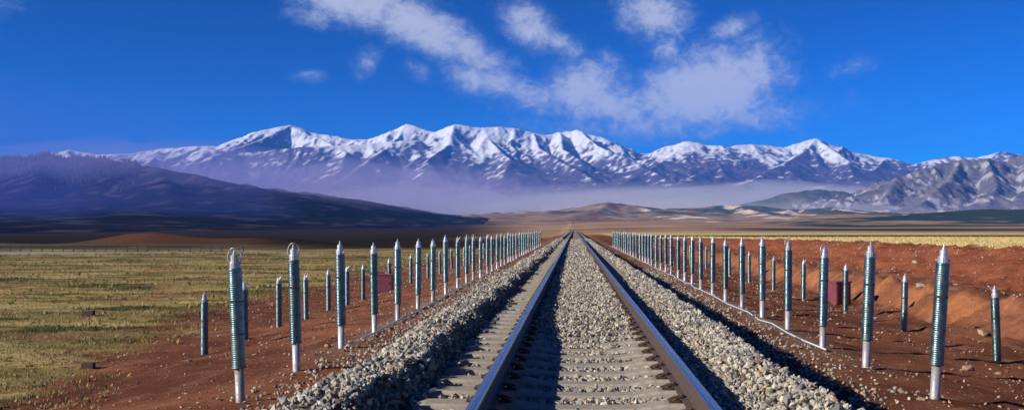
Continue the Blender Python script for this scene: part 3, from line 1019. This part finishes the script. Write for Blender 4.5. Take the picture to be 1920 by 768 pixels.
def post(x, y, label, group, sink=0.0, lean=0.0, loop=False, prong=False, spin=0.0, scale=1.0):
    r = bpy.data.objects.new('cooling_post', None)
    link(r)
    r.location = (x, y, float(ground_z(x, y)) - sink)
    r.rotation_euler = (math.radians(random.uniform(-.5, .5)), math.radians(lean), spin)
    scale = random.uniform(.975, 1.025)
    r.scale = (scale, scale, scale)
    r['label'], r['category'], r['group'] = label, 'post', group
    for nm, me in (('lower_pipe', PIPE_ME), ('fin_sleeve', SLEEVE_ME), ('cap', CAP_ME), ('tip', TIP_ME)):
        pc = link(bpy.data.objects.new(nm, me), r)
        pc.rotation_euler.z = random.uniform(0, 6.28)
    for zz in (.78, 1.16):
        s = link(bpy.data.objects.new('seam_ring', SEAM_ME), r)
        s.location.z = zz
    if loop:
        link(bpy.data.objects.new('wire_loop', LOOP_ME), r)
    elif prong:
        link(bpy.data.objects.new('prong', PRONG_ME), r)
    else:
        for sx in (-.066, .066):
            link(bpy.data.objects.new('lug', LUG_ME), r).location = (sx, 0, 1.588)
    return r


L_IN = [1.553, 1.92, 2.29, 2.67, 3.02, 3.41, 3.77, 4.15, 4.57, 4.95, 5.28, 5.68, 6.13, 6.49, 6.9, 7.3, 7.66, 8.09, 8.4, 8.75, 9.2, 9.75, 10.2, 10.6, 11.1, 11.6, 12.25, 12.9, 13.5, 14.2, 14.9, 15.8]
R_IN = [1.481, 1.83, 2.15, 2.50, 2.84, 3.18, 3.53, 3.86, 4.22, 4.53, 4.83, 5.14, 5.51, 5.83, 6.17, 6.54, 6.9, 7.2, 7.5, 7.8, 8.15, 8.62, 9.05, 9.5, 9.9, 10.35, 10.75, 11.2, 11.7, 12.2, 12.7, 13.2, 13.7]
L_OUT = [1.441, 1.62, 1.805, 1.99, 2.17, 2.35, 2.525, 2.89, 3.06, 3.26, 3.64, 3.97, 4.35, 4.83, 5.1, 5.88, 6.62]
R_OUT = [1.26, 1.62, 1.97, 2.33, 2.68, 3.05, 3.44, 4.05, 4.6, 5.2, 5.9, 6.6]


def which(i, n):
    if i == 0:
        return 'nearest'
    if i == n - 1:
        return 'farthest'
    return ORD[i] + ' from the camera'


for i, q in enumerate(L_IN):
    y = 1.920 * 3.86 * q
    look = 'post with big wire loop,' if i < 2 else 'tall dark sleeved post,'
    y = 11.9 if i == 0 else y
    post(-3.88 if i == 0 else -3.86, y, '%s %s in the inner row left of track' % (look, which(i, len(L_IN))), 'cooling posts in the inner row left of the track',
         lean=[-2.3, -1.6, -1.3, -.8][i] if i < 4 else random.uniform(-.7, .4), loop=i < 2 or i in (9, 10), prong=i in (8, 12), spin=0 if i < 2 else random.uniform(-.6, .6), sink=random.uniform(0, .05) if i > 2 else 0)
for i, q in enumerate(R_IN):
    y = 1.920 * 4.2 * q
    loop = i in (2, 3, 7)
    look = 'post with wire loop,' if loop else 'tall dark sleeved post,'
    post(4.2, y, '%s %s in the inner row right of track' % (look, which(i, len(R_IN))), 'cooling posts in the inner row right of the track',
         lean=[3.5, 2.2, 1.3, .7][i] if i < 4 else random.uniform(-.4, .6), loop=loop, spin=random.uniform(-.3, .3) if not loop else .5, sink=random.uniform(0, .05) if i > 2 else 0)
for i, q in enumerate(L_OUT):
    y = 1.920 * 7.84 * q
    post(-7.84, y, 'short looking sleeved post, %s in the outer row left of track' % which(i, len(L_OUT)), 'cooling posts in the outer row left of the track',
         sink=.40 + random.uniform(-.05, .05), lean=random.uniform(-1.2, .2), prong=i in (2, 3, 5), spin=random.uniform(-.4, .4))
for i, q in enumerate(R_OUT):
    y = 1.920 * 7.97 * q
    post(7.97, y, 'short looking sleeved post, %s in the outer row right of track' % which(i, len(R_OUT)), 'cooling posts in the outer row right of the track',
         sink=.33 + random.uniform(-.05, .05), lean=[1.8, 1.2, .8][i] if i < 3 else random.uniform(-.3, .8), prong=i in (0, 3), spin=2.8 if i == 0 else random.uniform(-.4, .4))

# ------------------------------------------------------------------ thin pipes along the post rows
for sx, y0, side in ((-3.74, 18.0, 'left'), (4.06, 16.5, 'right')):
    ys = np.concatenate([np.arange(y0, 60, 1.5), spaced(60, 118, 2, 1.1)])
    xs = sx + .03 * fbm(ys * .15, ys * 0, 2, 400)
    zs = ground_z(xs, ys) + .034
    bm = bmesh.new()
    add_tube(bm, list(zip(xs, ys, zs)), .015, 8)
    mesh_obj('ground_pipe', bm_mesh('ground_pipe', bm, M_kerb, True), label='thin pale blue pipe along the post feet %s of the track' % side, category='pipe')

# ------------------------------------------------------------------ maroon boxes
def steel_box(x, y, w, d, h, rz, label):
    r = link(bpy.data.objects.new('equipment_box', None))
    r.location = (x, y, float(ground_z(x, y)) - .03)
    r.rotation_euler = (0, 0, rz)
    r['label'], r['category'], r['group'] = label, 'box', 'maroon equipment boxes beyond the posts'
    bm = bmesh.new()
    add_box(bm, 0, 0, h / 2, w, d, h, bevel=.012)
    mesh_obj('body', bm_mesh('body', bm, M_box), r)
    bm = bmesh.new()
    add_box(bm, 0, 0, h + .018, w + .07, d + .07, .04, bevel=.008)
    mesh_obj('lid', bm_mesh('lid', bm, M_boxlid), r)
    bm = bmesh.new()
    add_box(bm, 0, -d / 2 - .004, h / 2, w - .1, .012, h - .12, bevel=.003)
    mesh_obj('door', bm_mesh('door', bm, M_box), r)
    bm = bmesh.new()
    add_box(bm, w * .3, -d / 2 - .02, h * .55, .03, .025, .09, bevel=.004)
    mesh_obj('handle', bm_mesh('handle', bm, M_dark), r)


steel_box(-7.85, 42.5, .66, .45, .74, 0.04, 'maroon steel box between the posts left of the track')
steel_box(8.95, 34.6, .62, .45, .74, .45, 'maroon steel box with pale lid edge below the red bank')
steel_box(8.7, 92.0, .62, .45, .95, .1, 'small far dark red box behind the right posts')


def block(x, y, s, label):
    bm = bmesh.new()
    add_box(bm, 0, 0, s * .2, s, s * .55, s * .46, bevel=s * .03)
    add_box(bm, 0, 0, s * .43, s * .9, s * .45, s * .06, bevel=s * .015)
    o = mesh_obj('marker_block', bm_mesh('marker_block', bm, M_block), label=label, category='block', group='brown blocks in the pasture')
    o.location = (x, y, float(ground_z(x, y)))
    o.rotation_euler = (0, 0, .06)


block(-15.05, 31.7, .35, 'small dark brown block in the pasture, the farther of two')
block(-9.4, 19.8, .23, 'small dark brown block in the pasture, the nearer of two')

# ------------------------------------------------------------------ loose rocks on the red earth
def at_ground(px, py):
    """walk a sight line out until it meets the ground"""
    dx, dz = (px - 1077) / 1920, (428 - py) / 1920
    for Y in np.arange(6, 140, .05):
        if 2 + dz * Y <= float(ground_z(dx * Y, Y, False)):
            return dx * Y, Y
    return dx * 30, 30


ROCKS = [(1817, 696, .17, .7, 'tan rock with a shadow between the two nearest right posts'), (1727, 752, .12, .5, 'pale flat rock at the foot of the nearest right post'),
         (1872, 699, .13, .5, 'low pinkish rock below the outermost right post'), (1727, 551, .42, .55, 'pale angular slab on the red bench left of nearest post'),
         (1719, 494, .55, .35, 'long slanted slab high on the red bank'), (1842, 630, .22, .8, 'reddish boulder at the foot of the orange cut'),
         (1797, 533, .35, .4, 'pale slab on the red bench right of nearest post'), (1690, 741, .09, .6, 'small grey rock right of the ballast toe'),
         (604, 689, .10, .7, 'pale rock beside the left ballast toe'), (614, 654, .11, .7, 'pale rock between the third and fourth left posts'),
         (560, 722, .12, .5, 'brown rock with dark shadow on the left red soil'), (525, 640, .07, .6, 'small grey rock on the left red soil'),
         (930, 0, 0, 0, ''), (1450, 592, .14, .4, 'flat pale stone behind the right post row'), (865, 523, .2, .4, 'flat tan stone behind the left post row'),
         (478, 664, .10, .5, 'low tan rock right of the nearest left post')]
for px, py, s, fl, lab in ROCKS:
    if not lab:
        continue
    x, y = at_ground(px, py)
    v, f = stones(np.zeros((1, 3)), np.array([1.0]), ICO_V, ICO_F, 1.0)
    me = tri_mesh('rock', v, f, M_rock)
    o = mesh_obj('rock', me, label=lab, category='rock', group='loose rocks on the red earth')
    o.location = (x, y, float(ground_z(x, y)) + s * fl * .25)
    o.scale = (s * .62, s * .5, s * fl * .55)
    o.rotation_euler = (random.uniform(-.2, .2), random.uniform(-.25, .25), random.uniform(0, 6.28))

# pebbles on the bare earth
n = 42000
Yp = 8.5 + 62 * rng.random(n) ** 1.35
Xp = np.where(rng.random(n) < .42, rng.uniform(-13, -2.9, n), rng.uniform(2.9, 19, n))
ok = np.where(Xp < 0, Xp > soil_left_edge(Yp) - .5 + rng.normal(0, .8, n), Xp < 18)
ok &= rng.random(n) < np.clip(.55 + fbm(Xp * .6, Yp * .6, 3, 500) * 1.2, .1, 1)
Xp, Yp = Xp[ok], Yp[ok]
n = len(Xp)
sz = (.006 + .024 * rng.random(n) ** 4) * np.interp(Yp, [8, 30, 70], [1, 1.5, 2.4])
v, f = stones(np.stack([Xp, Yp, ground_z(Xp, Yp) + sz * .2], 1), sz, OCT_V, OCT_F, .8)
pal = np.array([(.36, .22, .15), (.30, .15, .10), (.44, .33, .25), (.24, .12, .08), (.40, .36, .31)])
mesh_obj('pebbles', tri_mesh('pebbles', v, f, M_stone, np.repeat(pal[rng.integers(0, 5, n)] * rng.uniform(.8, 1.1, (n, 1)), 6, axis=0)), kind='stuff',
         label='scattered pebbles on the bare red earth', category='pebbles')


# ------------------------------------------------------------------ grass
def grass(name, X, Y, h, cols, label, blades=4):
    n = len(X)
    Z = ground_z(X, Y)
    a = rng.uniform(0, 6.283, (n, blades))
    lean = rng.uniform(.1, .75, (n, blades))
    hb = h[:, None] * rng.uniform(.6, 1.2, (n, blades))
    w = h[:, None] * rng.uniform(.10, .2, (n, blades))
    ox = rng.normal(0, .3, (n, blades)) * h[:, None]
    oy = rng.normal(0, .3, (n, blades)) * h[:, None]
    bx, byy = X[:, None] + ox, Y[:, None] + oy
    v = np.zeros((n, blades, 3, 3))
    ca, sa = np.cos(a), np.sin(a)
    v[..., 0, :] = np.stack([bx - sa * w, byy + ca * w, np.broadcast_to(Z[:, None] - .01, bx.shape)], -1)
    v[..., 1, :] = np.stack([bx + sa * w, byy - ca * w, np.broadcast_to(Z[:, None] - .01, bx.shape)], -1)
    v[..., 2, :] = np.stack([bx + ca * lean * hb, byy + sa * lean * hb, Z[:, None] + hb], -1)
    V = v.reshape(-1, 3)
    F = np.arange(len(V)).reshape(-1, 3)
    C = np.repeat(cols, blades * 3, axis=0)
    mesh_obj(name, tri_mesh(name, V, F, M_grass, C), kind='stuff', label=label, category='grass')


n = 66000
Yg = 11 + 100 * rng.random(n) ** 1.9
lim = -.60 * Yg - 2
Xg = lim + (soil_left_edge(Yg) + 1.2 - lim) * rng.random(n)
ok = Xg < soil_left_edge(Yg) + rng.normal(0, .7, n)
pn = fbm(Xg * .12, Yg * .55, 4, 104)
p1 = fbm(Xg * .22, Yg * .35, 4, 101)
ok &= rng.random(n) < np.clip(.6 + pn * .9, .15, 1)
Xg, Yg, pn, p1 = Xg[ok], Yg[ok], pn[ok], p1[ok]
green = sstep(p1 * .8 - pn, .12, .5)
hg = rng.uniform(.022, .060, len(Xg)) * np.interp(Yg, [11, 40, 110], [.8, 1.3, 2.2]) * (1 + .5 * green)
cg = lerp(np.array([.46, .35, .135]), np.array([.25, .20, .075]), rng.random((len(Xg), 1)))
cg = lerp(cg, np.array([.05, .085, .028]), green[:, None] * .9)
grass('pasture_grass', Xg, Yg, hg, cg, 'dry yellow green pasture grass left of the track')
n = 3800
Yg = 12 + 95 * rng.random(n) ** 1.5
lim = -.60 * Yg - 2
Xg = lim + (soil_left_edge(Yg) + 1.5 - lim) * rng.random(n)
ok = (fbm(Xg * .2, Yg * .5, 3, 612) > -.05) & (np.hypot(Xg + 9.4, Yg - 19.4) > 1.2) & (np.hypot(Xg + 15.05, Yg - 31) > 1.6)
Xg, Yg = Xg[ok], Yg[ok]
hg = rng.uniform(.07, .15, len(Xg)) * np.interp(Yg, [12, 20, 35, 110], [.4, .6, .95, 1.5])
cg = lerp(np.array([.50, .37, .14]), np.array([.10, .12, .04]), rng.random((len(Xg), 1)) ** 1.5)
grass('grass_tufts', Xg, Yg, hg, cg, 'taller separate grass tufts standing in the left pasture', 9)
n = 15000
Yg = 40 + 125 * rng.random(n) ** 1.2
Xg = 18 + (Yg * .50 - 14) * rng.random(n)
hg = rng.uniform(.06, .14, n) * np.interp(Yg, [40, 160], [1, 2])
cg = lerp(np.array([.66, .50, .225]), np.array([.56, .45, .19]), rng.random((n, 1)))
grass('meadow_grass', Xg, Yg, hg, cg, 'pale yellow meadow grass beyond the red bank')

# ------------------------------------------------------------------ road and roadside rail on the far left
rx = np.linspace(-190, -26, 60)
ryc = 110.5 + 10 * sstep(rx, -60, -20) ** 2 * 0
vv, ff = [], []
for i, x in enumerate(rx):
    for k, (dy, dz) in enumerate([(-3.2, -.3), (-3.15, .06), (0, .11), (3.15, .06), (3.2, -.3)]):
        vv.append((x, ryc[i] + dy if hasattr(ryc, '__len__') else ryc + dy, -.70 + dz + .03))
for i in range(len(rx) - 1):
    for k in range(4):
        a = i * 5 + k
        ff.append((a, a + 5, a + 6, a + 1))
mesh_obj('road', tri_mesh('road', vv, ff, M_road), kind='structure')

fence = link(bpy.data.objects.new('roadside_fence', None))
fence.location = (-60, 118, -.7)
fence['label'], fence['category'] = 'low dark green roadside fence at the foot of the left hillside', 'fence'
bm = bmesh.new()
add_box(bm, 0, 0, .42, .09, .09, 1.0, bevel=.01)
FP = bm_mesh('fence_post', bm, M_wood)
for x in np.arange(-76, -38, 1.22):
    o = mesh_obj('fence_post', FP, fence)
    o.location = (x + 60 + random.uniform(-.05, .05), 0, float(ground_z(x, 118)) + .7)
    o.rotation_euler = (0, math.radians(random.uniform(-2, 2)), 0)
for z in (.42, .84):
    bm = bmesh.new()
    add_box(bm, 3.0, -.06, z, 39, .03, .10 if z > .5 else .05, bevel=.005)
    mesh_obj('fence_rail', bm_mesh('fence_rail', bm, M_fence), fence)


# ------------------------------------------------------------------ air
def volume_mat(name, color, density, aniso=0.0):
    m = bpy.data.materials.new(name)
    m.use_nodes = True
    nt = m.node_tree
    nt.nodes.clear()
    o = nt.nodes.new('ShaderNodeOutputMaterial')
    v = nt.nodes.new('ShaderNodeVolumePrincipled')
    v.inputs['Color'].default_value = (*color, 1)
    v.inputs['Density'].default_value = density
    v.inputs['Anisotropy'].default_value = aniso
    nt.links.new(v.outputs[0], o.inputs['Volume'])
    return m


M_haze = volume_mat('haze_air', (.07, .30, 1.0), 8.5e-5)
bm = bmesh.new()
add_box(bm, 0, 5100, 455, 19800, 11600, 930)
hz = mesh_obj('haze', bm_mesh('haze', bm, M_haze), kind='stuff')
hz['label'], hz['category'] = 'thin blue haze in the air before the mountains', 'haze'

M_mist = volume_mat('mist_air', (.97, .96, 1.0), 8.0e-4)
M_mist2 = volume_mat('mist_air_thin', (.62, .58, 1.0), 3.6e-4)


def mist(c, rad, mat, label):
    bm = bmesh.new()
    bmesh.ops.create_uvsphere(bm, u_segments=48, v_segments=24, radius=1.0)
    for v in bm.verts:
        a = math.atan2(v.co.y, v.co.x)
        k = 1 + .16 * math.sin(3 * a + c[0]) + .10 * math.sin(7 * a + 1.3)
        v.co = Vector((c[0] + v.co.x * rad[0] * k, c[1] + v.co.y * rad[1], c[2] + v.co.z * rad[2] * (1 + .18 * math.sin(5 * a + c[0] * .01))))
    o = mesh_obj('mist', bm_mesh('mist', bm, mat, True), kind='stuff')
    o['label'], o['category'] = label, 'mist'


mist((900, 5200, 100), (1750, 950, 125), M_mist, 'pale lavender mist at the foot of the snow range')
mist((1350, 3500, 30), (800, 420, 75), M_mist2, 'thin mist at the foot of the rocky mountain')
mist((-1150, 4900, 165), (1150, 700, 165), M_mist2, 'thin violet mist behind the left hillside')
M_mist3 = volume_mat('blue_air', (.16, .24, 1.0), 6.0e-4)
mist((-950, 1000, 30), (720, 330, 150), M_mist3, 'deep blue haze lying before the dark left hillside')
M_mist4 = volume_mat('violet_air', (.62, .58, 1.0), 1.1e-3)
mist((-380, 1750, 62), (330, 240, 50), M_mist4, 'violet mist drifting over the right end of the dark hillside')
mist((-820, 1900, 120), (330, 200, 45), M_mist4, 'violet mist patch on the upper dark hillside')
mist((420, 3350, 45), (900, 300, 52), M_mist, 'whitish mist lying behind the pale rolling hills')
mist((-750, 5000, 110), (520, 500, 110), M_mist, 'bright mist bank left of centre below the range')
